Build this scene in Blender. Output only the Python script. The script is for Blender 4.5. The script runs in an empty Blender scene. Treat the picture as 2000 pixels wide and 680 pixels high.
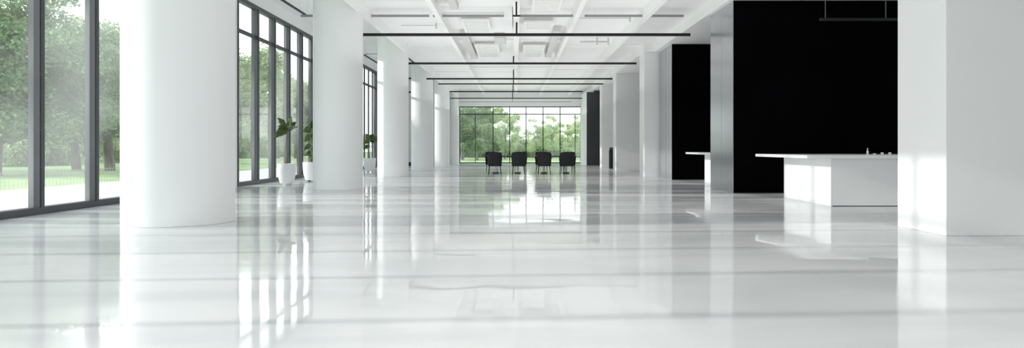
import bpy, bmesh, math, random
from mathutils import Vector, Matrix
random.seed(7)
C = bpy.context.scene.collection
PI = math.pi
F = 1333.3; VX = 1007.0; HY = 289.0; EYE = 1.1
def at(px, py, Y):            # point at depth Y seen at pixel
    return ((px-VX)*Y/F, Y, EYE+(HY-py)*Y/F)

# ------------------------------------------------------------------ materials
def nodes_of(name):
    m = bpy.data.materials.new(name); m.use_nodes = True
    nt = m.node_tree; return m, nt, nt.nodes['Principled BSDF']
def mat(name, col, rough=.5, metal=0, var=.04, scale=3.0, spec=.5, stretch=(1,1,1), bump=0):
    m, nt, b = nodes_of(name)
    b.inputs['Roughness'].default_value = rough
    b.inputs['Metallic'].default_value = metal
    b.inputs['Specular IOR Level'].default_value = spec
    tc = nt.nodes.new('ShaderNodeTexCoord'); mp = nt.nodes.new('ShaderNodeMapping')
    mp.inputs['Scale'].default_value = stretch
    n = nt.nodes.new('ShaderNodeTexNoise'); n.inputs['Scale'].default_value = scale; n.inputs['Detail'].default_value = 4
    r = nt.nodes.new('ShaderNodeValToRGB')
    r.color_ramp.elements[0].position = .3; r.color_ramp.elements[1].position = .7
    r.color_ramp.elements[0].color = [max(0, c*(1-var)) for c in col]+[1]
    r.color_ramp.elements[1].color = [min(1, c*(1+var)) for c in col]+[1]
    nt.links.new(tc.outputs['Object'], mp.inputs['Vector']); nt.links.new(mp.outputs[0], n.inputs['Vector'])
    nt.links.new(n.outputs['Fac'], r.inputs[0]); nt.links.new(r.outputs[0], b.inputs['Base Color'])
    if bump:
        bp = nt.nodes.new('ShaderNodeBump'); bp.inputs['Strength'].default_value = bump; bp.inputs['Distance'].default_value = .02
        nt.links.new(n.outputs['Fac'], bp.inputs['Height']); nt.links.new(bp.outputs[0], b.inputs['Normal'])
    return m
M = {}
M['wall'] = mat('white_plaster', (.88,.885,.89), .55, var=.01)
M['pillar'] = mat('white_pillar_paint', (.84,.845,.85), .4, var=.01, scale=1.0)
M['ceil'] = mat('ceiling_paint', (.88,.88,.875), .7, var=.02, scale=.6)
M['beam'] = mat('beam_paint', (.88,.88,.875), .6, var=.01)
M['frame'] = mat('grey_window_metal', (.075,.077,.085), .45, .2, var=.08, scale=2)
M['frame_far'] = mat('dark_window_metal', (.04,.045,.04), .5, .2, var=.1)
M['black'] = mat('black_metal', (.004,.004,.005), .5, 0, var=.1)
M['railgrey'] = mat('grey_rail_metal', (.30,.30,.30), .5, .2)
M['blackwall'] = mat('matt_black_panel', (.0015,.0014,.0022), .6, 0, var=.25, scale=.5, spec=.02)
M['counter'] = mat('white_counter_lacquer', (.86,.87,.88), .25, var=.01)
M['countertop'] = mat('white_stone_top', (.93,.92,.93), .2, var=.01)
M['gear'] = mat('ceiling_gear_grey', (.62,.62,.61), .6, var=.04)
M['gearw'] = mat('ceiling_gear_white', (.85,.85,.83), .6, var=.02)
M['fabric'] = mat('charcoal_fabric', (.020,.021,.024), .9, var=.3, scale=60, bump=.2)
M['tabletop'] = mat('black_table_top', (.018,.02,.02), .35, var=.2)
M['steel'] = mat('brushed_steel', (.5,.5,.5), .3, .9)
M['pot'] = mat('white_glazed_pot', (.86,.87,.88), .35, var=.01)
M['soil'] = mat('potting_soil', (.05,.035,.025), .95, var=.5, scale=60, bump=.6)
M['stem'] = mat('green_stem', (.20,.26,.12), .6, var=.3, scale=20)
M['bark'] = mat('tree_bark', (.16,.14,.12), .9, var=.35, scale=9, stretch=(1,1,.2), bump=.6)
M['white_item'] = mat('white_ceramic', (.9,.9,.9), .3, var=.01)
M['binblack'] = mat('dark_bin_metal', (.015,.015,.017), .45, .3)
M['darkpanel'] = mat('dark_grey_panel', (.05,.05,.058), .45, .2, var=.12, scale=.8)

def leafmat(name, c1, c2, trans=.35, scale=1.3, rough=.6):
    m, nt, b = nodes_of(name)
    tc = nt.nodes.new('ShaderNodeTexCoord'); n = nt.nodes.new('ShaderNodeTexNoise')
    n.inputs['Scale'].default_value = scale; n.inputs['Detail'].default_value = 3
    r = nt.nodes.new('ShaderNodeValToRGB'); r.color_ramp.elements[0].position=.35; r.color_ramp.elements[1].position=.65
    r.color_ramp.elements[0].color = (*c1,1); r.color_ramp.elements[1].color = (*c2,1)
    nt.links.new(tc.outputs['Object'], n.inputs['Vector']); nt.links.new(n.outputs['Fac'], r.inputs[0])
    nt.links.new(r.outputs[0], b.inputs['Base Color']); b.inputs['Roughness'].default_value = rough
    t = nt.nodes.new('ShaderNodeBsdfTranslucent'); nt.links.new(r.outputs[0], t.inputs['Color'])
    mx = nt.nodes.new('ShaderNodeMixShader'); mx.inputs[0].default_value = trans
    nt.links.new(b.outputs[0], mx.inputs[1]); nt.links.new(t.outputs[0], mx.inputs[2])
    nt.links.new(mx.outputs[0], nt.nodes['Material Output'].inputs['Surface'])
    return m
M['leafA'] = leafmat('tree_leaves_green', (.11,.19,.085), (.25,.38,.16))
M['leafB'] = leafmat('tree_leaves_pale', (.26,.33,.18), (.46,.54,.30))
M['leafC'] = leafmat('tree_leaves_hazy', (.38,.45,.33), (.55,.63,.46))  # haze over distance put into the pale and hazy leaf colours
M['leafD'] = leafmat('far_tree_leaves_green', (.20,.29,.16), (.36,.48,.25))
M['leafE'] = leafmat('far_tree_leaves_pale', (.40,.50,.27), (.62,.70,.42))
M['leafP'] = leafmat('pot_plant_leaf', (.045,.075,.022), (.10,.155,.045), .15, 9, .4)
M['leafQ'] = leafmat('pot_plant_leaf_bright', (.08,.15,.03), (.14,.24,.06), .25, 9, .4)
M['lawn'] = mat('lawn_grass', (.27,.40,.15), .95, var=.3, scale=1.2, bump=.4)
M['terrace'] = mat('pale_terrace_stone', (.66,.66,.65), .8, var=.05, scale=.8)

def glass_mat():
    m = bpy.data.materials.new('window_glass'); m.use_nodes = True; nt = m.node_tree
    nt.nodes.clear()
    out = nt.nodes.new('ShaderNodeOutputMaterial'); tr = nt.nodes.new('ShaderNodeBsdfTransparent')
    tr.inputs[0].default_value = (.96,.985,.97,1)
    gl = nt.nodes.new('ShaderNodeBsdfGlossy'); gl.inputs['Roughness'].default_value = .02
    fr = nt.nodes.new('ShaderNodeFresnel'); ge = nt.nodes.new('ShaderNodeNewGeometry'); mi = nt.nodes.new('ShaderNodeMix'); mi.inputs[2].default_value = 1.45; mi.inputs[3].default_value = 1/1.45; nt.links.new(ge.outputs['Backfacing'], mi.inputs[0]); nt.links.new(mi.outputs[0], fr.inputs[0])
    df = nt.nodes.new('ShaderNodeBsdfTranslucent'); df.inputs[0].default_value = (.95,.97,.97,1)
    n = nt.nodes.new('ShaderNodeTexNoise'); n.inputs['Scale'].default_value=.35
    tc = nt.nodes.new('ShaderNodeTexCoord'); nt.links.new(tc.outputs['Object'], n.inputs['Vector'])
    mr = nt.nodes.new('ShaderNodeMapRange'); mr.inputs[1].default_value=.4; mr.inputs[2].default_value=.62
    mr.inputs[3].default_value=.02; mr.inputs[4].default_value=.15  # patchy white haze in the pane, standing in for pale reflections
    nt.links.new(n.outputs['Fac'], mr.inputs[0])
    m1 = nt.nodes.new('ShaderNodeMixShader'); m2 = nt.nodes.new('ShaderNodeMixShader')
    nt.links.new(mr.outputs[0], m1.inputs[0]); nt.links.new(tr.outputs[0], m1.inputs[1]); nt.links.new(df.outputs[0], m1.inputs[2])
    nt.links.new(fr.outputs[0], m2.inputs[0]); nt.links.new(m1.outputs[0], m2.inputs[1]); nt.links.new(gl.outputs[0], m2.inputs[2])
    nt.links.new(m2.outputs[0], out.inputs[0])
    return m
M['glass'] = glass_mat()

def floor_mat():
    m, nt, b = nodes_of('polished_white_epoxy')
    L = nt.links.new
    tc = nt.nodes.new('ShaderNodeTexCoord')
    def noise(scale, st, det=3, dist=0):
        mp = nt.nodes.new('ShaderNodeMapping'); mp.inputs['Scale'].default_value = st
        n = nt.nodes.new('ShaderNodeTexNoise'); n.inputs['Scale'].default_value = scale; n.inputs['Detail'].default_value = det
        n.inputs['Distortion'].default_value = dist
        L(tc.outputs['Object'], mp.inputs['Vector']); L(mp.outputs[0], n.inputs['Vector']); return n
    a = noise(.9, (.35,1,1), 4, .6)
    r = nt.nodes.new('ShaderNodeValToRGB'); r.color_ramp.elements[0].position=.38; r.color_ramp.elements[1].position=.60
    r.color_ramp.elements[0].color=(.735,.745,.76,1); r.color_ramp.elements[1].color=(.845,.85,.86,1)
    L(a.outputs['Fac'], r.inputs[0])
    nt.nodes.remove(b)
    df = nt.nodes.new('ShaderNodeBsdfDiffuse'); gl = nt.nodes.new('ShaderNodeBsdfGlossy'); fr = nt.nodes.new('ShaderNodeFresnel')
    fr.inputs[0].default_value = FLOOR_IOR; L(r.outputs[0], df.inputs['Color'])
    c = noise(.7, (.3,1.6,1), 5, .8)
    mr = nt.nodes.new('ShaderNodeMapRange'); mr.inputs[1].default_value=.42; mr.inputs[2].default_value=.58
    mr.inputs[3].default_value=.02; mr.inputs[4].default_value=.10
    L(c.outputs['Fac'], mr.inputs[0]); L(mr.outputs[0], gl.inputs['Roughness'])
    c2 = noise(.55, (.16,2.2,1), 4, .5)      # streaky noise limiting how strongly the floor mirrors
    cap = nt.nodes.new('ShaderNodeMapRange'); cap.inputs[1].default_value=.44; cap.inputs[2].default_value=.56
    cap.inputs[3].default_value=.50; cap.inputs[4].default_value=.68; L(c2.outputs['Fac'], cap.inputs[0])
    mn = nt.nodes.new('ShaderNodeMath'); mn.operation='MINIMUM'; L(fr.outputs[0], mn.inputs[0]); L(cap.outputs[0], mn.inputs[1])
    mx = nt.nodes.new('ShaderNodeMixShader'); L(mn.outputs[0], mx.inputs[0]); L(df.outputs[0], mx.inputs[1]); L(gl.outputs[0], mx.inputs[2])
    L(mx.outputs[0], nt.nodes['Material Output'].inputs['Surface'])
    w = noise(1.3, (1,.6,1), 1, 0)
    w2 = noise(.5, (.12,1.6,1), 2, .3)
    ad = nt.nodes.new('ShaderNodeMath'); ad.operation='ADD'; L(w.outputs['Fac'], ad.inputs[0]); L(w2.outputs['Fac'], ad.inputs[1])
    bp = nt.nodes.new('ShaderNodeBump'); bp.inputs['Strength'].default_value=.12; bp.inputs['Distance'].default_value=.03
    L(ad.outputs[0], bp.inputs['Height']); L(bp.outputs[0], gl.inputs['Normal'])
    return m
FLOOR_IOR = 1.6; UP = 560
M['floor'] = floor_mat()

def steelwall_mat():
    m, nt, b = nodes_of('brushed_dark_steel'); L = nt.links.new
    tc = nt.nodes.new('ShaderNodeTexCoord'); mp = nt.nodes.new('ShaderNodeMapping'); mp.inputs['Scale'].default_value=(1,1,26)
    n = nt.nodes.new('ShaderNodeTexNoise'); n.inputs['Scale'].default_value=3; n.inputs['Detail'].default_value=5
    L(tc.outputs['Object'], mp.inputs[0]); L(mp.outputs[0], n.inputs[0])
    mr = nt.nodes.new('ShaderNodeMapRange'); mr.inputs[3].default_value=.12; mr.inputs[4].default_value=.3
    L(n.outputs['Fac'], mr.inputs[0]); L(mr.outputs[0], b.inputs['Roughness'])
    b.inputs['Base Color'].default_value=(.50,.51,.54,1); b.inputs['Metallic'].default_value=.7
    return m
M['steelwall'] = steelwall_mat()

# ------------------------------------------------------------------ mesh helpers
def bx(bm, x0, x1, y0, y1, z0, z1):
    v = [bm.verts.new(p) for p in ((x0,y0,z0),(x1,y0,z0),(x1,y1,z0),(x0,y1,z0),(x0,y0,z1),(x1,y0,z1),(x1,y1,z1),(x0,y1,z1))]
    for f in ((3,2,1,0),(4,5,6,7),(0,1,5,4),(1,2,6,5),(2,3,7,6),(3,0,4,7)): bm.faces.new([v[i] for i in f])
def tube(bm, pts, radii, seg=10, cap=True):
    rings = []
    pts = [Vector(p) for p in pts]
    if not isinstance(radii, (list, tuple)): radii = [radii]*len(pts)
    for i, p in enumerate(pts):
        d = (pts[min(i+1, len(pts)-1)]-pts[max(i-1, 0)]).normalized()
        u = d.orthogonal() if abs(d.z) > .9 else d.cross(Vector((0,0,1)))
        if abs(d.z) > .9: u = Vector((1,0,0)) - d*d.x
        u.normalize(); w = d.cross(u)
        rings.append([bm.verts.new(p+(u*math.cos(2*PI*k/seg)+w*math.sin(2*PI*k/seg))*radii[i]) for k in range(seg)])
    for a, b in zip(rings, rings[1:]):
        for k in range(seg): bm.faces.new((a[k], a[(k+1)%seg], b[(k+1)%seg], b[k]))
    if cap:
        bm.faces.new(rings[0][::-1]); bm.faces.new(rings[-1])
def lathe(bm, prof, seg=64, closed=False, cx=0, cy=0):
    rings = []
    for r, z in prof:
        if r < 1e-6: rings.append([bm.verts.new((cx,cy,z))])
        else: rings.append([bm.verts.new((cx+r*math.cos(2*PI*k/seg), cy+r*math.sin(2*PI*k/seg), z)) for k in range(seg)])
    for a, b in zip(rings, rings[1:]):
        for k in range(seg):
            k2 = (k+1)%seg
            if len(a)==1 and len(b)==1: continue
            if len(a)==1: bm.faces.new((a[0], b[k2], b[k]))
            elif len(b)==1: bm.faces.new((a[k], a[k2], b[0]))
            else: bm.faces.new((a[k], a[k2], b[k2], b[k]))
def obj(name, bm, m, parent=None, smooth=False, bevel=0):
    me = bpy.data.meshes.new(name); bmesh.ops.recalc_face_normals(bm, faces=bm.faces); bm.to_mesh(me); bm.free()
    me.materials.append(M[m] if isinstance(m, str) else m)
    if smooth: me.polygons.foreach_set('use_smooth', [True]*len(me.polygons))
    o = bpy.data.objects.new(name, me); C.objects.link(o)
    if parent: o.parent = parent
    if bevel:
        md = o.modifiers.new('bevel', 'BEVEL'); md.width = bevel; md.segments = 2; md.limit_method = 'ANGLE'
    return o
def boxobj(name, m, parent, *b, bevel=0):
    bm = bmesh.new(); bx(bm, *b); return obj(name, bm, m, parent, bevel=bevel)
def tag(o, label, cat, group=None, kind=None):
    o['label'] = label; o['category'] = cat
    if group: o['group'] = group
    if kind: o['kind'] = kind
    return o
def thing(name, label, cat, loc=(0,0,0), rz=0, group=None):
    o = bpy.data.objects.new(name, None); C.objects.link(o); o.location = loc; o.rotation_euler = (0,0,rz)
    o.empty_display_size = .1
    return tag(o, label, cat, group)
def sempty(name, loc=(0,0,0)):
    o = bpy.data.objects.new(name, None); C.objects.link(o); o.location = loc; o['kind'] = 'structure'; return o
def struct(name, bm, m, parent=None, bevel=0):
    o = obj(name, bm, m, parent, bevel=bevel)
    if not parent: o['kind'] = 'structure'
    return o
def sbox(name, m, *b, bevel=0):
    bm = bmesh.new(); bx(bm, *b); return struct(name, bm, m, bevel=bevel)
def copy_tree(o, parent=None):
    c = o.copy(); C.objects.link(c); c.parent = parent
    for ch in list(o.children): copy_tree(ch, c)
    return c

# ------------------------------------------------------------------ room shell
XL = -7.87; YF = 47.0; YB = -7.0; XR = 12.0
ZS = EYE+3.6          # underside of beams and right soffit
ZC = EYE+3.93        # slab
ZLB = EYE+4.75        # left bay ceiling
WT = EYE+.55*7.87     # top of the left windows (5.43)
sbox('floor', 'floor', XL-.12, XR+.2, YB, YF+.2, -.2, 0)
sbox('ceiling', 'ceil', -4.09, 5.29, YB, YF+.2, ZC, ZC+.2)
sbox('ceiling_left_bay', 'ceil', XL-.2, -4.2, YB, YF+.2, ZLB, ZLB+.2)
bm = bmesh.new(); bx(bm, 5.29, XR+.2, YB, YF+.2, ZS, ZC+.2); bx(bm, 4.80, 5.29, 25.6, YF+.2, ZS, ZC)
struct('ceiling_right_bay', bm, 'ceil')
sbox('wall_right', 'wall', XR, XR+.2, YB, YF+.2, 0, ZS)
BW = -3.2
bm = bmesh.new(); bx(bm, XL-.2, XR+.2, YB-.2, YB, 4.6, ZLB); bx(bm, XL-.2, XL+.8, YB-.2, YB, 0, 4.6); bx(bm, BW, XR+.2, YB-.2, YB, 0, 4.6)
struct('wall_back', bm, 'wall')
r = sempty('window_5', (0, YB-.1, 0)); bm = bmesh.new()  # unseen window added behind the camera, fills light onto front faces
for i in range(6): x = XL+.85+i*(BW-XL-.9)/5; bx(bm, x-.05, x+.05, -.08, .08, 0, 4.6)
bx(bm, XL+.8, BW, -.07, .07, 0, .1); bx(bm, XL+.8, BW, -.07, .07, 4.5, 4.6); obj('window_frame', bm, 'frame', r)
bm = bmesh.new(); bm.faces.new([bm.verts.new(p) for p in ((XL+.8,0,.05),(BW,0,.05),(BW,0,4.55),(XL+.8,0,4.55))]); obj('pane', bm, 'glass', r)
# left wall: the solid pieces around the glazed banks
banks = [(-6.0, 15.8), (19.30, 28.2), (30.6, 38.72)]
bm = bmesh.new()
bx(bm, XL-.2, XL, YB, YF+.2, WT, ZLB)
for a, b in ((YB, -6.0), (15.8, 19.30), (28.2, 30.6), (38.72, YF+.2)): bx(bm, XL-.2, XL, a, b, 0, WT)
struct('wall_left', bm, 'wall')
# far wall round the window
fx0 = (897-VX)*YF/F; fx1 = (1135-VX)*YF/F; fz1 = EYE+(HY-208)*YF/F; fz0 = .03
bm = bmesh.new()
bx(bm, XL-.2, fx0, YF, YF+.2, 0, ZLB); bx(bm, fx1, XR+.2, YF, YF+.2, 0, ZLB)
bx(bm, fx0, fx1, YF, YF+.2, fz1, ZLB); bx(bm, fx0, fx1, YF, YF+.2, -.05, fz0)
struct('wall_far', bm, 'wall')
# bright low edge strips
sbox('trim_1', 'beam', -4.2, -4.09, YB, YF, ZS, ZLB+.1)
for i, (xa, xb) in enumerate(((-2.21,-2.07), (1.62,1.75), (3.58,3.71))):
    sbox('trim_%d' % (i+2), 'beam', xa, xb, YB, YF, ZS, ZC)
sbox('trim_5', 'beam', 5.20, 5.29, YB, 25.6, ZS-.0, ZC)
sbox('trim_6', 'beam', -.31, -.09, 19.0, 22.2, EYE+3.64, ZC)
sbox('trim_7', 'ceil', -.07, .11, YB, YF, EYE+3.66, ZC)
k = 8
for ya in (-1.0, 7.5, 16.2, 24.6, 33.0, 41.0):
    sbox('trim_%d' % k, 'beam', -2.07, 1.62, ya, ya+.6, EYE+3.88, ZC-.001); k += 1
    sbox('trim_%d' % k, 'beam', -4.09, -2.21, ya+2, ya+2.12, EYE+3.90, ZC-.001); k += 1
    sbox('trim_%d' % k, 'beam', 1.75, 5.20, ya+1.2, ya+1.32, EYE+3.90, ZC-.001); k += 1
sbox('trim_%d' % k, 'beam', -2.07, -.31, 19.0, 19.5, EYE+3.82, ZC-.001); k += 1

# ------------------------------------------------------------------ left windows
def left_bank(n, y0, y1, mulls, dp=.16):
    r = sempty('window_%d' % n, (XL, y0, 0)); L = y1-y0
    fr = bmesh.new()
    bx(fr, -.16, .02, 0, L, 0, .12)            # sill rail
    bx(fr, -.16, .02, 0, L, WT-.12, WT)        # head
    bx(fr, -.16, .02, 0, .10, .12, WT-.12); bx(fr, -.16, .02, L-.10, L, .12, WT-.12)
    obj('window_frame', fr, 'frame', r, bevel=.008)
    zt = EYE+.43*7.87
    for y in mulls:
        mb = bmesh.new(); y -= y0
        bx(mb, -dp, .03 if dp > .1 else -.01, y-dp*.34, y+dp*.34, .12, WT-.12)
        bx(mb, .03, .055, y-.032, y+.032, .12, WT-.12) if dp > .1 else None
        obj('mullion', mb, 'frame', r)
    ys = [y0+.1]+list(mulls)+[y1-.1]
    tb = bmesh.new(); pb = bmesh.new()
    for a, b in zip(ys, ys[1:]):
        a2 = a-y0+.046; b2 = b-y0-.046
        bx(tb, -.13, -.01, a2, b2, zt-.05, zt+.03)
        bx(tb, -.015, .01, a2, b2, zt-.10, zt-.07)
    obj('transom', tb, 'frame', r)
    for a, b in zip(ys, ys[1:]):
        pb = bmesh.new(); pb.faces.new([pb.verts.new(p) for p in ((-.07,a-y0+.03,.11),(-.07,b-y0-.03,.11),(-.07,b-y0-.03,WT-.11),(-.07,a-y0+.03,WT-.11))])
        obj('pane', pb, 'glass', r)
m1 = [11.3-1.48*i for i in range(11, 0, -1)]+[11.3, 12.78, 14.26]
left_bank(1, -6.0, 15.8, m1)
left_bank(2, 19.30, 28.2, [20.80, 22.25, 23.70, 25.10, 26.5])
left_bank(3, 30.6, 38.72, [31.9, 33.2, 34.5, 35.75, 36.75, 37.75], .085)

# far window
r = sempty('window_4', (0, YF, 0))
fr = bmesh.new(); t = .05
bx(fr, fx0, fx1, .02, .14, fz0, fz0+.07); bx(fr, fx0, fx1, .02, .14, fz1-.06, fz1)
bx(fr, fx0, fx0+t, .02, .14, fz0, fz1); bx(fr, fx1-t, fx1, .02, .14, fz0, fz1)
obj('window_frame', fr, 'frame_far', r)
zt = EYE+(HY-223)*YF/F
sx = [(p-VX)*YF/F for p in (963, 995.6, 1027.6, 1060.7, 1094)]
for x in sx: boxobj('mullion', 'frame_far', r, x-.03, x+.03, .03, .13, fz0+.07, fz1-.06)
for p in (928.5, 1123.5):
    x = (p-VX)*YF/F; boxobj('mullion', 'frame_far', r, x-.02, x+.02, .03, .11, fz0+.07, zt-.03)
boxobj('transom', 'frame_far', r, fx0+t, fx1-t, .028, .135, zt-.03, zt+.03)
ex = [fx0+t]+sx+[fx1-t]
for a, b in zip(ex, ex[1:]): 
    pb = bmesh.new(); pb.faces.new([pb.verts.new(p) for p in ((a,.08,fz0+.05),(b,.08,fz0+.05),(b,.08,fz1-.05),(a,.08,fz1-.05))]); obj('pane', pb, 'glass', r)

# ------------------------------------------------------------------ outside ground
sbox('terrace', 'terrace', -13.4, XL-.12, -30, 60, -.2, -.02)
bm = bmesh.new(); bx(bm, -140, -13.4, -60, 200, -.2, -.03); bx(bm, -13.4, 140, YF+.2, 200, -.2, -.03)
struct('lawn', bm, 'lawn')

# ------------------------------------------------------------------ round columns
cols = [(234,460,156,'nearest round white column, the widest of the row'),
        (611,709,83,'second nearest round white column, just right of the two potted plants'),
        (737,798,58,'third round white column from the camera, beside the plant with a drooping leaf'),
        (803,846,45,'fourth round white column, in front of the end of the third black pendant'),
        (848,878,38,'fifth round white column, second from the far wall'),
        (878.5,896,32.2,'farthest and thinnest round white column, touching the far window')]
for l, rr, dy, lab in cols:
    al = math.atan((VX-l)/F); ar = math.atan((VX-rr)/F); th = (al+ar)/2; h = (al-ar)/2
    D = (F*EYE/dy)/(math.cos(th)-math.sin(h)); R = D*math.sin(h)
    x = -D*math.sin(th); y = D*math.cos(th)
    print('column', round(x,2), round(y,2), 'R', round(R,2))
    bm = bmesh.new()
    lathe(bm, [(0,0),(R-.006,0),(R,.006),(R,ZLB),(0,ZLB)], 128)
    o = obj('column', bm, 'pillar', smooth=True); o.location = (x, y, 0)
    md = o.modifiers.new('es', 'EDGE_SPLIT'); md.split_angle = math.radians(35)
    tag(o, lab, 'column', 'round columns along the window side')

# ------------------------------------------------------------------ right pillars
def pillar(x0, x1, y0, y1, lab, z=ZS):
    bm = bmesh.new(); bx(bm, 0, x1-x0, 0, y1-y0, 0, z)
    o = obj('square_pillar', bm, 'pillar', bevel=.01); o.location = (x0, y0, 0)
    tag(o, lab, 'pillar', 'square pillars along the counter side')
pillar(5.37, 7.6, 8.52, 9.60, 'large square white pillar at the right edge, sunlit on its narrow side')
pillar(4.84, 6.0, 25.7, 26.66, 'white square pillar standing just beyond the farther black block')
pillar(4.84, 6.6, 32.9, 33.9, 'white square pillar in front of the dark bin')
pillar(4.84, 6.0, 38.4, 39.25, 'farthest slim white square pillar, behind the dark bin')

# far end block: white side, dark front
t = thing('wall_block', 'far white block with a dark grey front, right of the far window', 'partition', (4.46, 42.8, 0))
boxobj('side_panel', 'wall', t, 0, 3.0, .03, 4.15, 0, ZS)
boxobj('front_panel', 'darkpanel', t, 0.0, 3.0, 0, .03, 0, ZS-.1)
bm = bmesh.new()   # dark panel carried up to the head, notched at its left
bx(bm, .45, 3.0, -.01, .03, ZS-.1, ZS-.01)
obj('head_panel', bm, 'darkpanel', t)

# black blocks
def block(x, y0, y1, x1, lab, seams):
    t = thing('wall_block', lab, 'partition', (x, y0, 0)); D = y1-y0; W = x1-x
    boxobj('front_panel', 'blackwall', t, .012, W, 0, .05, 0, ZS-.005)
    bm = bmesh.new(); last = .012
    for s in list(seams)+[D]:
        bx(bm, 0, .05, last, s-.006, 0, ZS-.005); last = s+.006
    ob = obj('side_panel', bm, 'steelwall', t); ob['label'] = 'brushed grey steel side panel'
    boxobj('core', 'blackwall', t, .03, W, .05, D, 0, ZS-.005)
    return t
block(5.31, 16.66, 18.60, 11.99, 'nearer big black wall block with brushed grey side, behind the large counter', [.95])
block(5.41, 23.65, 25.55, 11.99, 'farther black wall block with brushed grey side, behind the half-hidden farther counter', [.95])

# ------------------------------------------------------------------ counters
def make_counter(y0, lab, x1=9.6):
    t = thing('counter', lab, 'counter', (5.94, y0, 0), 0, 'white counters before the black blocks')
    W = x1-5.94; D = 2.25; Ht = .905
    bm = bmesh.new()     # side panels with seams
    for a, b in ((0,.7),(.708,1.40),(1.408,D)): bx(bm, 0, .03, a if a else .0, b, 0, Ht)
    obj('side_panel', bm, 'counter', t)
    bm = bmesh.new(); last = .031
    for s in (1.40, 2.6, W):
        bx(bm, last, s-.004, 0, .03, 0.012, Ht); last = s+.004
    obj('front_panel', bm, 'counter', t)
    boxobj('carcass', 'counter', t, .035, W, .035, D-.01, .012, Ht)
    boxobj('countertop', 'countertop', t, -.52, W, -.16, D+.32, Ht, Ht+.062, bevel=.006)
    return t
c1 = make_counter(12.86, 'large white counter with overhanging top, beside the right-hand pillar')
c2 = copy_tree(c1); c2.location = (5.94, 19.2, 0)
c2['label'] = 'white counter with overhanging top, partly hidden behind the nearer black block'

TOPZ = .905+.062
bm = bmesh.new(); lathe(bm, [(0,0),(.017,0),(.020,.004),(.020,.07),(.009,.09),(.009,.125),(.012,.13),(0,.13)], 20)
o = obj('bottle', bm, 'white_item', smooth=True); x,y,_ = at(1694.5, 301, 13.2); o.location = (x, y, TOPZ)
tag(o, 'small slim white bottle on the large counter, tallest of the objects there', 'bottle')
cupd = [(1708,.028,'low white cup on the large counter, just right of the slim bottle'),
        (1723,.045,'small white cup on the large counter, middle of the three cups'),
        (1738,.045,'small white cup on the large counter, nearest the right-hand pillar')]
for px, hh, lab in cupd:
    bm = bmesh.new(); lathe(bm, [(0,0),(.022,0),(.030,hh),(.027,hh),(.020,.006),(0,.006)], 20)
    o = obj('cup', bm, 'white_item', smooth=True); x,y,_ = at(px, 301, 13.2); o.location = (x, y, TOPZ)
    tag(o, lab, 'cup', 'white cups on the large counter')

# dark bin behind the pillar
x,_,_ = at(1196, 329, 36.4)
t = thing('waste_bin', 'tall dark waste bin standing against the far slim pillar', 'bin', (5.16, 36.4, 0))
bm = bmesh.new(); bx(bm, -.17, .17, -.17, .17, 0, 1.02)
obj('body', bm, 'binblack', t, bevel=.02)
bm = bmesh.new(); bx(bm, -.15, .15, -.15, .15, 1.025, 1.12); obj('lid', bm, 'binblack', t, bevel=.02)

# ------------------------------------------------------------------ pendant lamps
TRAY = EYE+3.66
def lamp(y, dy, x0p, x1p, lab, rods, th=.085, m='black', top=TRAY, group='long black linear pendants', wid=.06):
    z = EYE+dy*y/F; x0 = (x0p-VX)*y/F; x1 = (x1p-VX)*y/F
    t = thing('linear_pendant', lab, 'pendant lamp', ((x0+x1)/2, y, z), 0, group); c = (x0+x1)/2
    boxobj('bar', m, t, x0-c, x1-c, -wid/2, wid/2, -th/2, th/2, bevel=.004)
    boxobj('diffuser', 'gear', t, x0-c+.05, x1-c-.05, -wid/2+.012, wid/2-.012, -th/2-.004, -th/2+.001)
    for rp in rods:
        rx = (rp-VX)*y/F - c
        bm = bmesh.new(); tube(bm, [(rx,0,th/2), (rx,0,top-z)], .026 if m=='black' else .02, 8); obj('hanging_rod', bm, m, t)
    return t
lamp(19.9, 221, 700, 1348, 'nearest and widest black linear pendant across the hall', [1009])
lamp(27.2, 165, 796, 1243, 'second black linear pendant from the camera', [1003], .08)
lamp(31.95, 135, 833, 1196, 'third black linear pendant from the camera', [1003], .075)
lamp(35.4, 125, 856, 1178, 'fourth black linear pendant, just below the third', [1003], .06)
lamp(39.5, 110, 858, 1138, 'fifth black linear pendant from the camera', [1002, 874], .07)
lamp(43.5, 97, 879, 1137, 'sixth black linear pendant, above the far window', [1001], .06)
lamp(46.3, 90, 897, 1116, 'thinnest grey pendant, farthest and right above the far window', [1001], .035, 'railgrey', group=None)
def rail(name, lab, x0, x1, y0, y1, z, w=.05, m='black', ztop=ZLB, hang='x'):
    t = thing(name, lab, 'ceiling rail', ((x0+x1)/2, (y0+y1)/2, z))
    hx = max((x1-x0)/2, w/2); hy = max((y1-y0)/2, w/2)
    boxobj('bar', m, t, -hx, hx, -hy, hy, -w/2, w/2)
    for s in (-.8, .8):
        bm = bmesh.new()
        p = (s*hx, 0) if hx > hy else (0, s*hy)
        tube(bm, [(p[0],p[1],w/2), (p[0],p[1],ztop-z)], .004, 6); obj('hanging_wire', bm, 'gearw', t)
    return t
gz = EYE+258*19.3/F
for a, b, lab in ((588, 837, 'grey ceiling rail, left piece, passing behind the second round column'),
                  (846, 984, 'grey ceiling rail, short middle piece, left of the centre rod'),
                  (1016, 1128, 'grey ceiling rail, piece just right of the centre rod'),
                  (1142, 1335, 'grey ceiling rail, right-hand piece above the nearest black pendant')):
    x0 = (a-VX)*19.3/F; x1 = (b-VX)*19.3/F
    if a == 588: x1 = -4.22
    rail('ceiling_rail', lab, x0, x1, 19.3, 19.3, gz, .06, 'railgrey', ztop=ZLB if a == 588 else ZC)
rail('ceiling_rail', 'grey ceiling rail piece between the left edge beam and the next beam', -4.07, (838-VX)*19.3/F, 19.3, 19.3, gz, .06, 'railgrey', ztop=ZC)
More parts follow.
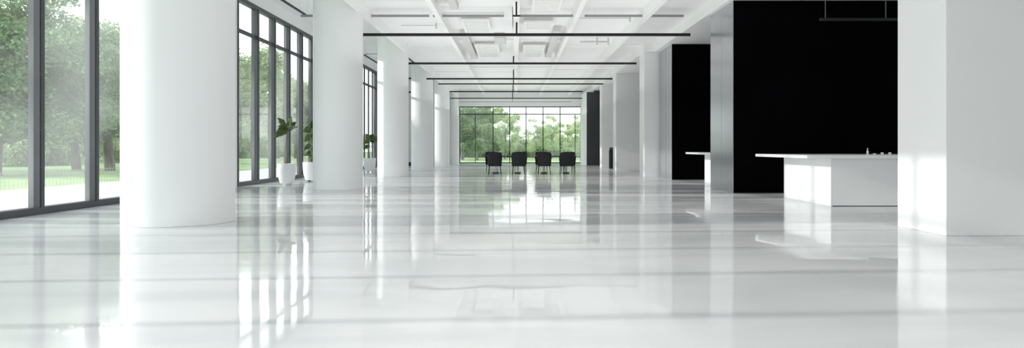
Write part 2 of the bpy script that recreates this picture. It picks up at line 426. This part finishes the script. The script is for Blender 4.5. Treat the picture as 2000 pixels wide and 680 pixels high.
rail('track_rail', 'black track rail above the left windows, near the second round column', -6.42, -6.42, 14.5, 20.9, EYE+4.07, .05)
rail('track_rail', 'black track rail above the third window bank, between second and third columns', -6.62, -6.62, 29.9, 32.8, EYE+4.07, .05)
rail('track_rail', 'thin grey cross rail above the third window bank', -6.6, -5.95, 29.95, 29.95, EYE+4.07+.05, .03, 'railgrey')
rail('track_rail', 'short black track rail beside the third round column top', -4.72, -4.72, 27.6, 31.9, EYE+3.95, .05)
rail('track_rail', 'black bar behind the third round column, upper of two showing only their ends', -6.6, -5.56, 36.7, 36.7, EYE+3.74, .08)
rail('track_rail', 'black bar behind the third round column, lower of two showing only their ends', -7.3, -6.0, 39.6, 39.6, EYE+3.23, .08)
# centre hanger
t = thing('ceiling_hanger', 'short black ceiling hanger with a small crossbar, above the nearest pendant', 'ceiling hanger', (.02, 17.1, TRAY))
bm = bmesh.new(); tube(bm, [(0,0,0),(0,0,-.35)], .022, 8); obj('hanging_rod', bm, 'black', t)
boxobj('crossbar', 'black', t, -.10, .10, -.02, .02, -.37, -.33)

# pendant over the counter
t = thing('linear_pendant', 'black pendant bar hung on two thin rods over the large counter', 'pendant lamp', (7.3, 13.5, EYE+2.54))
boxobj('bar', 'black', t, (1602-VX)*13.5/F-7.3, 1.9, -.03, .03, -.025, .025)
for p in (1612, 1730):
    bm = bmesh.new(); rx = (p-VX)*13.5/F-7.3
    tube(bm, [(rx,0,.02),(rx,0,ZS-EYE-2.54)], .012, 8); obj('hanging_rod', bm, 'frame', t)

# ------------------------------------------------------------------ ceiling gear
def cassette(px0, px1, y0, y1, h, lab):
    yc = (y0+y1)/2; X0 = (px0-VX)*yc/F; X1 = (px1-VX)*yc/F; z = EYE+h
    t = thing('air_conditioner', lab, 'air conditioner', ((X0+X1)/2, yc, z), 0, 'ceiling cassettes and units')
    w = (X1-X0)/2; d = (y1-y0)/2
    boxobj('housing', 'gear', t, -w*.92, w*.92, -d*.92, d*.92, .03, ZC-z, bevel=.01)
    bm = bmesh.new(); b = min(w, d)*.18
    bx(bm, -w, w, -d, -d+b, 0, .05); bx(bm, -w, w, d-b, d, 0, .05); bx(bm, -w, -w+b, -d+b, d-b, 0, .05); bx(bm, w-b, w, -d+b, d-b, 0, .05)
    obj('frame', bm, 'gearw', t)
    bm = bmesh.new(); n = 9
    for i in range(n):
        yy = -d+b+(2*d-2*b)*(i+.5)/n; bx(bm, -w+b, w-b, yy-(d-b)/n*.7, yy+(d-b)/n*.7, .012, .03)
    obj('grille', bm, 'gearw', t)
cassette(931, 976, 24.7, 28.0, 3.72, 'ceiling unit left of centre, above the second pendant')
cassette(1021, 1062, 24.9, 28.0, 3.72, 'ceiling unit right of centre, above the second pendant')
cassette(1023, 1080, 20.4, 21.6, 3.76, 'ceiling unit right of centre, above the nearest pendant')
cassette(1039, 1096, 17.0, 18.8, 3.72, 'ceiling unit right of centre at the top edge of the photo')
cassette(904, 958, 20.2, 22.4, 3.78, 'ceiling unit left of centre, above the nearest pendant')
def duct(lab, pts, w, h):
    c = Vector(pts[0]); t = thing('ceiling_duct', lab, 'duct', c)
    bm = bmesh.new()
    for a, b in zip(pts, pts[1:]):
        a = Vector(a)-c; b = Vector(b)-c
        if abs(a.x-b.x) > abs(a.y-b.y): bx(bm, min(a.x,b.x), max(a.x,b.x), a.y-w/2, a.y+w/2, 0, h)
        else: bx(bm, a.x-w/2, a.x+w/2, min(a.y,b.y), max(a.y,b.y), 0, h)
    obj('duct_body', bm, 'gear', t)
    q = pts[-1]; e = Vector(q)-c
    boxobj('flange', 'gearw', t, e.x-w*.6, e.x+w*.6, e.y-.02, e.y+.02, -.03, h)
def gz_(h): return EYE+h
duct('long ceiling duct running left of the centre strip', [(-1.72,22.6,gz_(3.74)),(-1.72,28.5,gz_(3.74))], .25, ZC-gz_(3.74)-.002)
duct('boxy ceiling duct between the two units above the second pendant', [(-.10+.4-.4-.45,23.2,gz_(3.74)),(-.55,24.4,gz_(3.74))], .35, ZC-gz_(3.74)-.002)
duct('ceiling duct on the right of the centre bay', [(1.33,21.9,gz_(3.74)),(1.33,28.0,gz_(3.74))], .22, ZC-gz_(3.74)-.002)
duct('ceiling duct at the left of the centre bay near the top edge', [(-1.66,16.9,gz_(3.78)),(-1.66,18.6,gz_(3.78))], .2, ZC-gz_(3.78)-.002)
# round ceiling fitting
x,y,z = at(868, 4, 18.4)
t = thing('round_fitting', 'round grey ceiling fitting at the top edge, left of the centre', 'ceiling fitting', (x, 17.6, 0))
bm = bmesh.new(); lathe(bm, [(0,EYE+3.76),(.17,EYE+3.76),(.2,EYE+3.8),(.2,ZC),(0,ZC)], 32); obj('housing', bm, 'gear', t, smooth=True)
# pipes
def pipe(lab, pts, r=.02):
    t = thing('sprinkler_pipe', lab, 'pipe', pts[0]); c = Vector(pts[0])
    for a, b in zip(pts, pts[1:]):
        bm = bmesh.new(); tube(bm, [Vector(a)-c, Vector(b)-c], r, 8); obj('pipe_run', bm, 'gear', t)
    for p in pts[1:]:
        bm = bmesh.new(); q = Vector(p)-c; tube(bm, [q+Vector((0,0,-.10)), q+Vector((0,0,ZC-p[2]+.01))], .03, 8); obj('sprinkler_head', bm, 'gear', t)
pipe('short grey pipe run with fittings above the second pendant, right bay', [(2.3,24.3,EYE+3.78),(2.9,24.3,EYE+3.78),(3.3,24.3,EYE+3.78)], .035)
pipe('thin grey pipe run with fittings in the right ceiling bay, near side', [(1.9,20.3,EYE+3.86),(3.4,20.3,EYE+3.86)], .015)
pipe('thin grey pipe run in the left ceiling bay', [(-3.6,21.5,EYE+3.86),(-2.5,21.5,EYE+3.86)], .015)

# ------------------------------------------------------------------ tables and chairs
def make_chair(lab):
    t = thing('tub_chair', lab, 'chair', (0,0,0), 0, 'charcoal tub chairs round the two tables')
    # the chair faces +Y (away from the camera)
    bm = bmesh.new(); N = 26; a0 = math.radians(-205); a1 = math.radians(25)
    rows = 7
    def P(a, off, zt):
        fl = .92+.09*zt
        x = math.copysign(abs(math.cos(a))**.45, math.cos(a))*(.30+off)*fl
        y = math.copysign(abs(math.sin(a))**.45, math.sin(a))*(.29+off)*fl
        return x, y
    grid = {}
    for i in range(N+1):
        a = a0+(a1-a0)*i/N
        side = 1-max(0, -math.sin(a))          # 0 at the rear
        top = .925-.20*min(1, side)**2.2
        for s, off in ((0, .0), (1, -.05)):
            for j in range(rows):
                zt = j/(rows-1); x, y = P(a, off, zt)
                grid[i,s,j] = bm.verts.new((x, y, .35+(top-.35)*zt))
    for i in range(N):
        for j in range(rows-1):
            for s in (0,1): bm.faces.new((grid[i,s,j],grid[i+1,s,j],grid[i+1,s,j+1],grid[i,s,j+1]))
        for j in (0, rows-1): bm.faces.new((grid[i,0,j],grid[i+1,0,j],grid[i+1,1,j],grid[i,1,j]))
    for i in (0, N):
        for j in range(rows-1): bm.faces.new((grid[i,0,j],grid[i,1,j],grid[i,1,j+1],grid[i,0,j+1]))
    obj('backrest', bm, 'fabric', t, smooth=True)
    bm = bmesh.new()
    prof = [(0,.37),(.90,.37),(.96,.39),(.97,.44),(.90,.48),(0,.49)]
    rings = []
    for rr, z in prof:
        if rr == 0: rings.append([bm.verts.new((0,0,z))]); continue
        rings.append([bm.verts.new((math.copysign(abs(math.cos(a))**.6, math.cos(a))*.245*rr, math.copysign(abs(math.sin(a))**.6, math.sin(a))*.24*rr+.02, z)) for a in [2*PI*k/32 for k in range(32)]])
    for a, b in zip(rings, rings[1:]):
        for k in range(32):
            k2 = (k+1)%32
            if len(a)==1: bm.faces.new((a[0], b[k2], b[k]))
            elif len(b)==1: bm.faces.new((a[k], a[k2], b[0]))
            else: bm.faces.new((a[k], a[k2], b[k2], b[k]))
    obj('seat', bm, 'fabric', t, smooth=True)
    for sx in (-1, 1):
        for sy in (-1, 1):
            bm = bmesh.new(); tube(bm, [(sx*.22, sy*.20, .38), (sx*.255, sy*.235, 0)], [.016,.010], 8)
            obj('leg', bm, 'black', t, smooth=True)
    return t
ch = make_chair('')
near = [(966.5, 28.2, 0, 'charcoal tub chair seen from behind, leftmost at the tables'),
        (1013, 28.2, .04, 'charcoal tub chair seen from behind, second from left on the near side'),
        (1063, 28.2, -.06, 'charcoal tub chair seen from behind, third from left on the near side'),
        (1106.5, 28.2, .05, 'charcoal tub chair seen from behind, rightmost on the near side')]
farc = [(960.5, 30.6, PI+.05, 'charcoal tub chair on the far side, mostly behind the leftmost near chair'),
        (1016.5, 30.6, PI, 'charcoal tub chair on the far side, behind the second near chair'),
        (1058, 30.6, PI-.05, 'charcoal tub chair on the far side, behind the third near chair'),
        (1111.5, 30.6, PI, 'charcoal tub chair on the far side, showing right of the rightmost near chair')]
for i, (px, y, rz, lab) in enumerate(near+farc):
    o = ch if i == 0 else copy_tree(ch)
    o.location = ((px-VX)*y/F, y, 0); o.rotation_euler = (0,0,rz); o['label'] = lab
def make_table(cx, lab):
    t = thing('dining_table', lab, 'table', (cx, 29.4, 0), 0, 'thin black-topped tables')
    boxobj('tabletop', 'tabletop', t, -.88, .88, -.42, .42, .72, .765, bevel=.005)
    for s in (-.47, .47):
        p = boxobj('pedestal', 'steel', t, s-.05, s+.05, -.05, .05, .05, .72)
        boxobj('foot_plate', 'black', t, s-.13, s+.13, -.16, .16, 0, .05, bevel=.004)
    return t
t1 = make_table((990-VX)*29.4/F, 'left black-topped table before the far window')
t2 = copy_tree(t1); t2.location = ((1084-VX)*29.4/F, 29.4, 0); t2['label'] = 'right black-topped table before the far window'

# ------------------------------------------------------------------ potted plants
def make_pot(t, sc=1.0, feet='pot'):
    prof = [(0,.05),(.15,.05),(.19,.07),(.235,.22),(.262,.42),(.27,.635),(.262,.64),(.252,.635),(.245,.60),(.23,.56),(0,.56)]
    bm = bmesh.new(); lathe(bm, [(r*sc, z) for r, z in prof], 56); obj('pot', bm, 'pot', t, smooth=True)
    bm = bmesh.new(); lathe(bm, [(0,.585),(.12*sc,.59),(.238*sc,.575),(.235*sc,.562),(0,.562)], 40); obj('soil', bm, 'soil', t, smooth=True)
    for k in range(3):
        a = 2*PI*k/3+.5; bm = bmesh.new(); lathe(bm, [(0,0),(.02,0),(.024,.055),(0,.055)], 14, cx=.13*math.cos(a), cy=.13*math.sin(a)); obj('pot_foot', bm, feet, t)
def leaf(t, base, tip, width, droop=.1, fold=.18, m='leafP', roll=0):
    base = Vector(base); tip = Vector(tip); d = tip-base; L = d.length; d.normalize()
    side = d.cross(Vector((0,0,1)));
    if side.length < .1: side = Vector((1,0,0))
    side.normalize(); side = Matrix.Rotation(roll, 3, d) @ side; up = side.cross(d)
    bm = bmesh.new(); N = 12; rows = []
    for i in range(N+1):
        u = i/N; w = width*.5*math.sin(PI*min(1, u**.75))**.8*(1-.35*u)*1.15 if 0 < u < 1 else .004
        c = base+d*L*u+Vector((0,0,1))*(droop*4*u*(1-u))*L
        row = []
        for s in (-1,-.5,0,.5,1):
            row.append(bm.verts.new(c+side*w*s+up*(abs(s)*fold*w)+up*.012*math.sin(u*17+s)*abs(s)))
        rows.append(row)
    for a, b in zip(rows, rows[1:]):
        for k in range(4): bm.faces.new((a[k],a[k+1],b[k+1],b[k]))
    o = obj('leaf', bm, m, t, smooth=True)
    md = o.modifiers.new('s', 'SOLIDIFY'); md.thickness = .003
def stem(t, pts, r=.012):
    bm = bmesh.new(); tube(bm, pts, [r*(1-.4*i/(len(pts)-1)) for i in range(len(pts))], 8); obj('stem', bm, 'stem', t, smooth=True)
# plant 1
x = (560-VX)*20.1/F
t = thing('potted_plant', 'potted plant with broad dark leaves, left of the two before the second window', 'plant', (x, 20.1, 0), 0, 'plants in white pots by the windows')
make_pot(t, 1.0)
stem(t, [(-.03,0,.58),(-.05,0,.95),(-.02,0,1.3),(.02,0,1.62)], .011)
stem(t, [(.02,0,.58),(.0,.02,.9),(.03,.02,1.35),(-.02,.02,1.75)], .008)
leaf(t, (-.12,0,1.66), (.36,-.12,1.72), .24, -.03, roll=1.0)
leaf(t, (-.02,0,1.62), (-.34,-.05,1.38), .26, .12, roll=1.2)
leaf(t, (-.05,0,1.68), (-.26,-.02,1.98), .20, .1, roll=1.2)
leaf(t, (.0,.05,1.66), (.10,.1,2.02), .22, .0, m='leafQ', roll=.9)
leaf(t, (.0,0,1.70), (-.20,-.2,1.62), .22, .1, roll=.9)
leaf(t, (.02,0,1.62), (.22,.2,1.86), .20, .1, m='leafP', roll=.8)
leaf(t, (-.05,0,1.66), (-.28,.05,1.74), .22, .1, roll=1.3)
# plant 2
x = (607.5-VX)*22.2/F
t = thing('potted_plant', 'potted plant with many leaves down its stem, half hidden by the second column', 'plant', (x, 22.2, 0), 0, 'plants in white pots by the windows')
make_pot(t, .98, 'black')
stem(t, [(.0,0,.58),(.02,0,1.0),(.0,0,1.4),(.02,0,1.75)], .018)
stem(t, [(.05,0,.58),(.08,0,1.0),(.06,.02,1.4)], .014)
for b_, e_, w_, m_ in (((0,0,1.7),(-.25,-.05,1.62),.26,'leafP'),((.02,0,1.72),(.05,0,2.02),.24,'leafP'),((0,0,1.7),(.25,-.05,1.86),.24,'leafP'),
                       ((0,0,1.5),(-.20,-.05,1.28),.24,'leafQ'),((0,0,1.55),(.22,0,1.40),.24,'leafP'),((0,0,1.72),(-.12,0,1.95),.2,'leafP'),
                       ((0,0,1.2),(-.24,0,1.02),.17,'leafP'),((0,0,1.0),(-.16,0,.84),.14,'leafQ'),((.02,0,1.1),(.2,0,.95),.16,'leafP'),((.02,0,.8),(-.10,-.1,.92),.10,'leafQ'),
                       ((.02,0,1.3),(.24,-.05,1.2),.18,'leafQ')):
    leaf(t, b_, e_, w_, .08, m=m_, roll=1.1)
# plant 3
x = (722-VX)*31.0/F
t = thing('potted_plant', 'potted plant with a drooping dark leaf, between second and third columns', 'plant', (x, 31.0, 0), 0, 'plants in white pots by the windows')
make_pot(t, 1.05)
stem(t, [(.0,0,.58),(.02,0,1.0),(.0,0,1.3),(.05,0,1.62)], .018)
leaf(t, (.05,0,1.5), (.55,-.1,1.15), .34, .25, roll=.7)
leaf(t, (.0,0,1.42), (-.18,0,1.74), .3, .05, m='leafQ', roll=1.2)
leaf(t, (.05,0,1.5), (.2,0,1.72), .26, .1, roll=1.2)
leaf(t, (.0,0,1.4), (-.28,0,1.28), .24, .1, m='leafQ', roll=1.0)
leaf(t, (.0,0,1.2), (-.3,0,1.02), .2, .1, m='leafQ', roll=.8)
leaf(t, (.04,0,1.45), (.22,-.05,1.32), .2, .1, roll=1.0)
# small dark object beyond the third column
bm = bmesh.new(); lathe(bm, [(0,0),(.12,0),(.13,.03),(.13,.20),(.11,.22),(0,.22)], 24)
o = obj('floor_stand', bm, 'binblack', smooth=True); o.location = ((801-VX)*42/F, 42, 0)
tag(o, 'low dark object on the floor showing beside the third round column', 'floor stand')

# ------------------------------------------------------------------ trees and shrubs outside
def foliage_mesh(name, blobs, n, size, m, seed):
    rnd = random.Random(seed); verts = []; faces = []
    tot = sum(b[3]**2 for b in blobs)
    for (bx_, by_, bz_, br) in blobs:
        cnt = int(n*br**2/tot)
        for _ in range(cnt):
            while True:
                v = Vector((rnd.uniform(-1,1), rnd.uniform(-1,1), rnd.uniform(-1,1)))
                if .3 < v.length < 1: break
            rr = (.55+.5*rnd.random()**.6)
            p = Vector((bx_,by_,bz_))+v.normalized()*br*rr*Vector((1,1,.8)).length/1.62
            p = Vector((bx_,by_,bz_))+Vector((v.x, v.y, v.z*.75)).normalized()*br*rr*rnd.uniform(.5,1.05)
            a = Vector((rnd.gauss(0,1), rnd.gauss(0,1), rnd.gauss(0,1))).normalized()
            u = a.orthogonal().normalized(); w = a.cross(u); s = size*rnd.uniform(.6,1.3)
            k = len(verts)
            verts += [p-u*s*.6, p-w*s*.32, p+u*s*.6, p+w*s*.32]; faces.append((k,k+1,k+2,k+3))
    me = bpy.data.meshes.new(name); me.from_pydata([tuple(v) for v in verts], [], faces); me.materials.append(M[m]); return me
def trunk_mesh(h, seed, blobs, r=.17):
    rnd = random.Random(seed); bm = bmesh.new()
    base = Vector((0,0,-.05)); mid = Vector((rnd.uniform(-.2,.2), rnd.uniform(-.2,.2), h*.35)); top = Vector((rnd.uniform(-.4,.4), rnd.uniform(-.4,.4), h*.85))
    tube(bm, [base, mid*.5, mid, (mid+top)*.5, top], [r*1.3, r, r*.85, r*.5, r*.15], 8)
    for b in blobs[:9]:
        s = mid.lerp(top, rnd.uniform(0,.6)); e = Vector(b[:3])
        tube(bm, [s, s.lerp(e,.5)+Vector((0,0,.15)), e], [r*.4, r*.22, r*.05], 6)
    me = bpy.data.meshes.new('trunk'); bm.to_mesh(me); bm.free(); me.materials.append(M['bark']); return me
protos = []
for s, (hh, sp, lm) in enumerate(((8.0,2.6,'leafA'),(8.0,2.8,'leafB'),(7.6,2.5,'leafC'),(8.4,2.7,'leafA'),(8,2.4,'leafB'))):
    rnd = random.Random(100+s); bl = []
    for i in range(34):
        zz = rnd.uniform(.22, .95); wid = sp*math.sin(PI*min(1, (zz-.12)/.92))**.6
        a = rnd.uniform(0, 2*PI); q = wid*rnd.random()**.5
        bl.append((q*math.cos(a), q*math.sin(a), zz*hh, rnd.uniform(.55, 1.05)))
    protos.append((foliage_mesh('foliage', bl, 20000, .155, lm, s), trunk_mesh(hh, s, bl), hh))
for s, lm, n in ((0,'leafD',20000),(1,'leafE',9000),(2,'leafE',7000)):      # lighter, looser crowns for the far garden
    rnd = random.Random(200+s); bl = []
    for i in range(26 if s else 34):
        zz = rnd.uniform(.22, .95); wid = 2.7*math.sin(PI*min(1, (zz-.12)/.92))**.6
        a = rnd.uniform(0, 2*PI); q = wid*rnd.random()**.5
        bl.append((q*math.cos(a), q*math.sin(a), zz*8, rnd.uniform(.5, .95)))
    protos.append((foliage_mesh('foliage', bl, n, .20, lm, 20+s), trunk_mesh(8, s+20, bl, .13), 8))
def tree(x, y, top, kind, lab, rz=0, wide=1.0, group='garden trees beyond the windows'):
    fm, tm, hh = protos[kind]; s = top/(hh+.3)
    t = thing('tree', lab, 'tree', (x, y, -.02), rz, group); t.scale = (s*wide, s*wide, s)
    for n, me in (('foliage', fm), ('trunk', tm)):
        o = bpy.data.objects.new(n, me); C.objects.link(o); o.parent = t
def TX(px, X):   # depth where column of pixels px meets plane X
    return X*F/(px-VX)
L = 'leafy green tree outside the nearest window, '
TL = [(-10,-21,6.9,0,L+'filling the leftmost pane'), (70,-19.5,8.2,3,L+'behind its first mullion'), (150,-22,7.0,0,L+'showing in its middle pane'),
      (215,-20,7.8,4,L+'beside the nearest round column'),
      (300,-21,7.6,0,'green tree hidden mostly by the nearest round column'),
      (-140,-24,8.8,1,'green tree left of the photo edge'), (385,-22,7.6,1,'pale green tree just behind the nearest round column'),
      (452,-20,9.0,1,'pale green tree in the first pane of the second window'), (500,-23,9.6,4,'pale tree in the second pane of the second window'),
      (540,-26,10.2,1,'pale tree behind the left potted plant'), (580,-24,9.6,4,'pale tree behind the right potted plant'), (612,-30,11,2,'hazy tree beside the second round column'),
      (655,-32,8.4,1,'green tree beyond the second round column'), (708,-34,4.2,2,'hazy tree seen through the third window'),(735,-40,4.2,2,'hazy distant tree beyond the third window end')]
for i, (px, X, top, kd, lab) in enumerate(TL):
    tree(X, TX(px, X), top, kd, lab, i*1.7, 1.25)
# second, hazier row closing the horizon
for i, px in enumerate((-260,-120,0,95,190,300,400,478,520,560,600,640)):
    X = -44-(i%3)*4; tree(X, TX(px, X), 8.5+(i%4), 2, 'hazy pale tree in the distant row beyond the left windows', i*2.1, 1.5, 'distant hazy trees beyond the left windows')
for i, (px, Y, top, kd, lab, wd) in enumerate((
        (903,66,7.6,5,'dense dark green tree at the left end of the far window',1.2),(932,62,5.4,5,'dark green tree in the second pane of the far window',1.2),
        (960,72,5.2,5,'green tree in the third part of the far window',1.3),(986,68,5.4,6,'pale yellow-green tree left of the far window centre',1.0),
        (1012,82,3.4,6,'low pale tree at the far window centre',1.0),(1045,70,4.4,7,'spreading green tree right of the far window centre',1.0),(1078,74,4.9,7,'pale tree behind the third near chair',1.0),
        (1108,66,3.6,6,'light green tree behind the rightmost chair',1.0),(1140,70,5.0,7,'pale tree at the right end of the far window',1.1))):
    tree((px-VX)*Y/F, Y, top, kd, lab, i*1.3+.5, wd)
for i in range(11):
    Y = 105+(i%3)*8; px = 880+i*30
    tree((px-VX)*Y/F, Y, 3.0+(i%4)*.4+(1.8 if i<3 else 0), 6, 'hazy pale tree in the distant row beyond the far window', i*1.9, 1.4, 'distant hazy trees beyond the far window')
# shrubs
rnd = random.Random(5)
bl = [(rnd.uniform(-1.6,1.6), rnd.uniform(-.7,.7), rnd.uniform(.3,.9), rnd.uniform(.35,.6)) for _ in range(16)]
sm = [foliage_mesh('shrub', bl, 9000, .11, k_, 50+q) for q, k_ in enumerate(('leafB','leafC','leafA'))]
def shrub(x, y, s, rz, k_, lab, grp):
    o = bpy.data.objects.new('shrub', sm[k_]); C.objects.link(o); o.location = (x, y, -.04); o.scale = (s,s,s); o.rotation_euler = (0,0,rz); tag(o, lab, 'shrub', grp)
for i in range(26):
    shrub(-30-(i%3)*2.5, 22+i*3.6, 1.7+.5*(i%2), PI/2+rnd.uniform(-.3,.3), (0,1,1)[i%3], 'bushy pale green shrub in the row beyond the left lawn', 'shrub row beyond the left windows')
for i in range(15):
    shrub(-9+i*1.75, 80+(i%2)*4, 1.25+.3*(i%3), rnd.uniform(-.3,.3), (0,1,2)[i%3], 'low rounded shrub in the row beyond the far lawn', 'shrub row beyond the far window')
# low wire fence along the terrace
t = thing('garden_fence', 'low thin wire fence along the terrace outside the left windows', 'fence', (-13.8, 0, 0))
bm = bmesh.new(); bx(bm, -.008, .008, 5, 60, .405, .42); obj('top_rail', bm, 'railgrey', t)
bm = bmesh.new(); y = 5.0
while y < 60: bx(bm, -.004, .004, y, y+.006, -.03, .41); y += .16
o = obj('wires', bm, 'railgrey', t); o['kind'] = 'stuff'

# ------------------------------------------------------------------ light
w = bpy.data.worlds.new('sky'); bpy.context.scene.world = w; w.use_nodes = True; nt = w.node_tree
bg = nt.nodes['Background']
tc = nt.nodes.new('ShaderNodeTexCoord'); sp = nt.nodes.new('ShaderNodeSeparateXYZ'); r = nt.nodes.new('ShaderNodeValToRGB')
nt.links.new(tc.outputs['Generated'], sp.inputs[0]); nt.links.new(sp.outputs['Z'], r.inputs[0]); nt.links.new(r.outputs[0], bg.inputs[0])
r.color_ramp.elements[0].color = (.97,.985,1,1); r.color_ramp.elements[1].color = (.80,.90,1,1)
bg.inputs[1].default_value = 2.1
s = bpy.data.lights.new('sun', 'SUN'); s.energy = 2.7; s.angle = math.radians(.9); s.color = (1,.975,.94)
so = bpy.data.objects.new('sun', s); C.objects.link(so)
d = Vector((math.cos(math.radians(3.6)), math.sin(math.radians(3.6)), -math.tan(math.radians(18.0)))).normalized()
so.rotation_euler = d.to_track_quat('-Z', 'Y').to_euler(); so.location = (-20, 0, 12)

# broad fill light added without a fixture, brightens the ceiling
a = bpy.data.lights.new('ceiling_fill', 'AREA'); a.shape = 'RECTANGLE'; a.size = 8.6; a.size_y = 52; a.energy = UP; a.color = (1,.995,.985)
ao = bpy.data.objects.new('ceiling_fill', a); C.objects.link(ao); ao.location = (.4, 20, 3.3); ao.rotation_euler = (PI,0,0)

sc = bpy.context.scene
cam = bpy.data.cameras.new('camera'); co = bpy.data.objects.new('camera', cam); C.objects.link(co)
cam.sensor_width = 36; cam.lens = 24; cam.shift_x = -7/2000; cam.shift_y = -51/2000; cam.clip_end = 500
co.location = (0,0,EYE); co.rotation_euler = (PI/2,0,0); sc.camera = co
sc.view_settings.view_transform = 'Standard'; sc.view_settings.look = 'None'; sc.view_settings.exposure = .12
sc.cycles.max_bounces = 14; sc.cycles.diffuse_bounces = 8; sc.cycles.transparent_max_bounces = 24; sc.cycles.use_denoising = True
sc.cycles.sample_clamp_indirect = 6
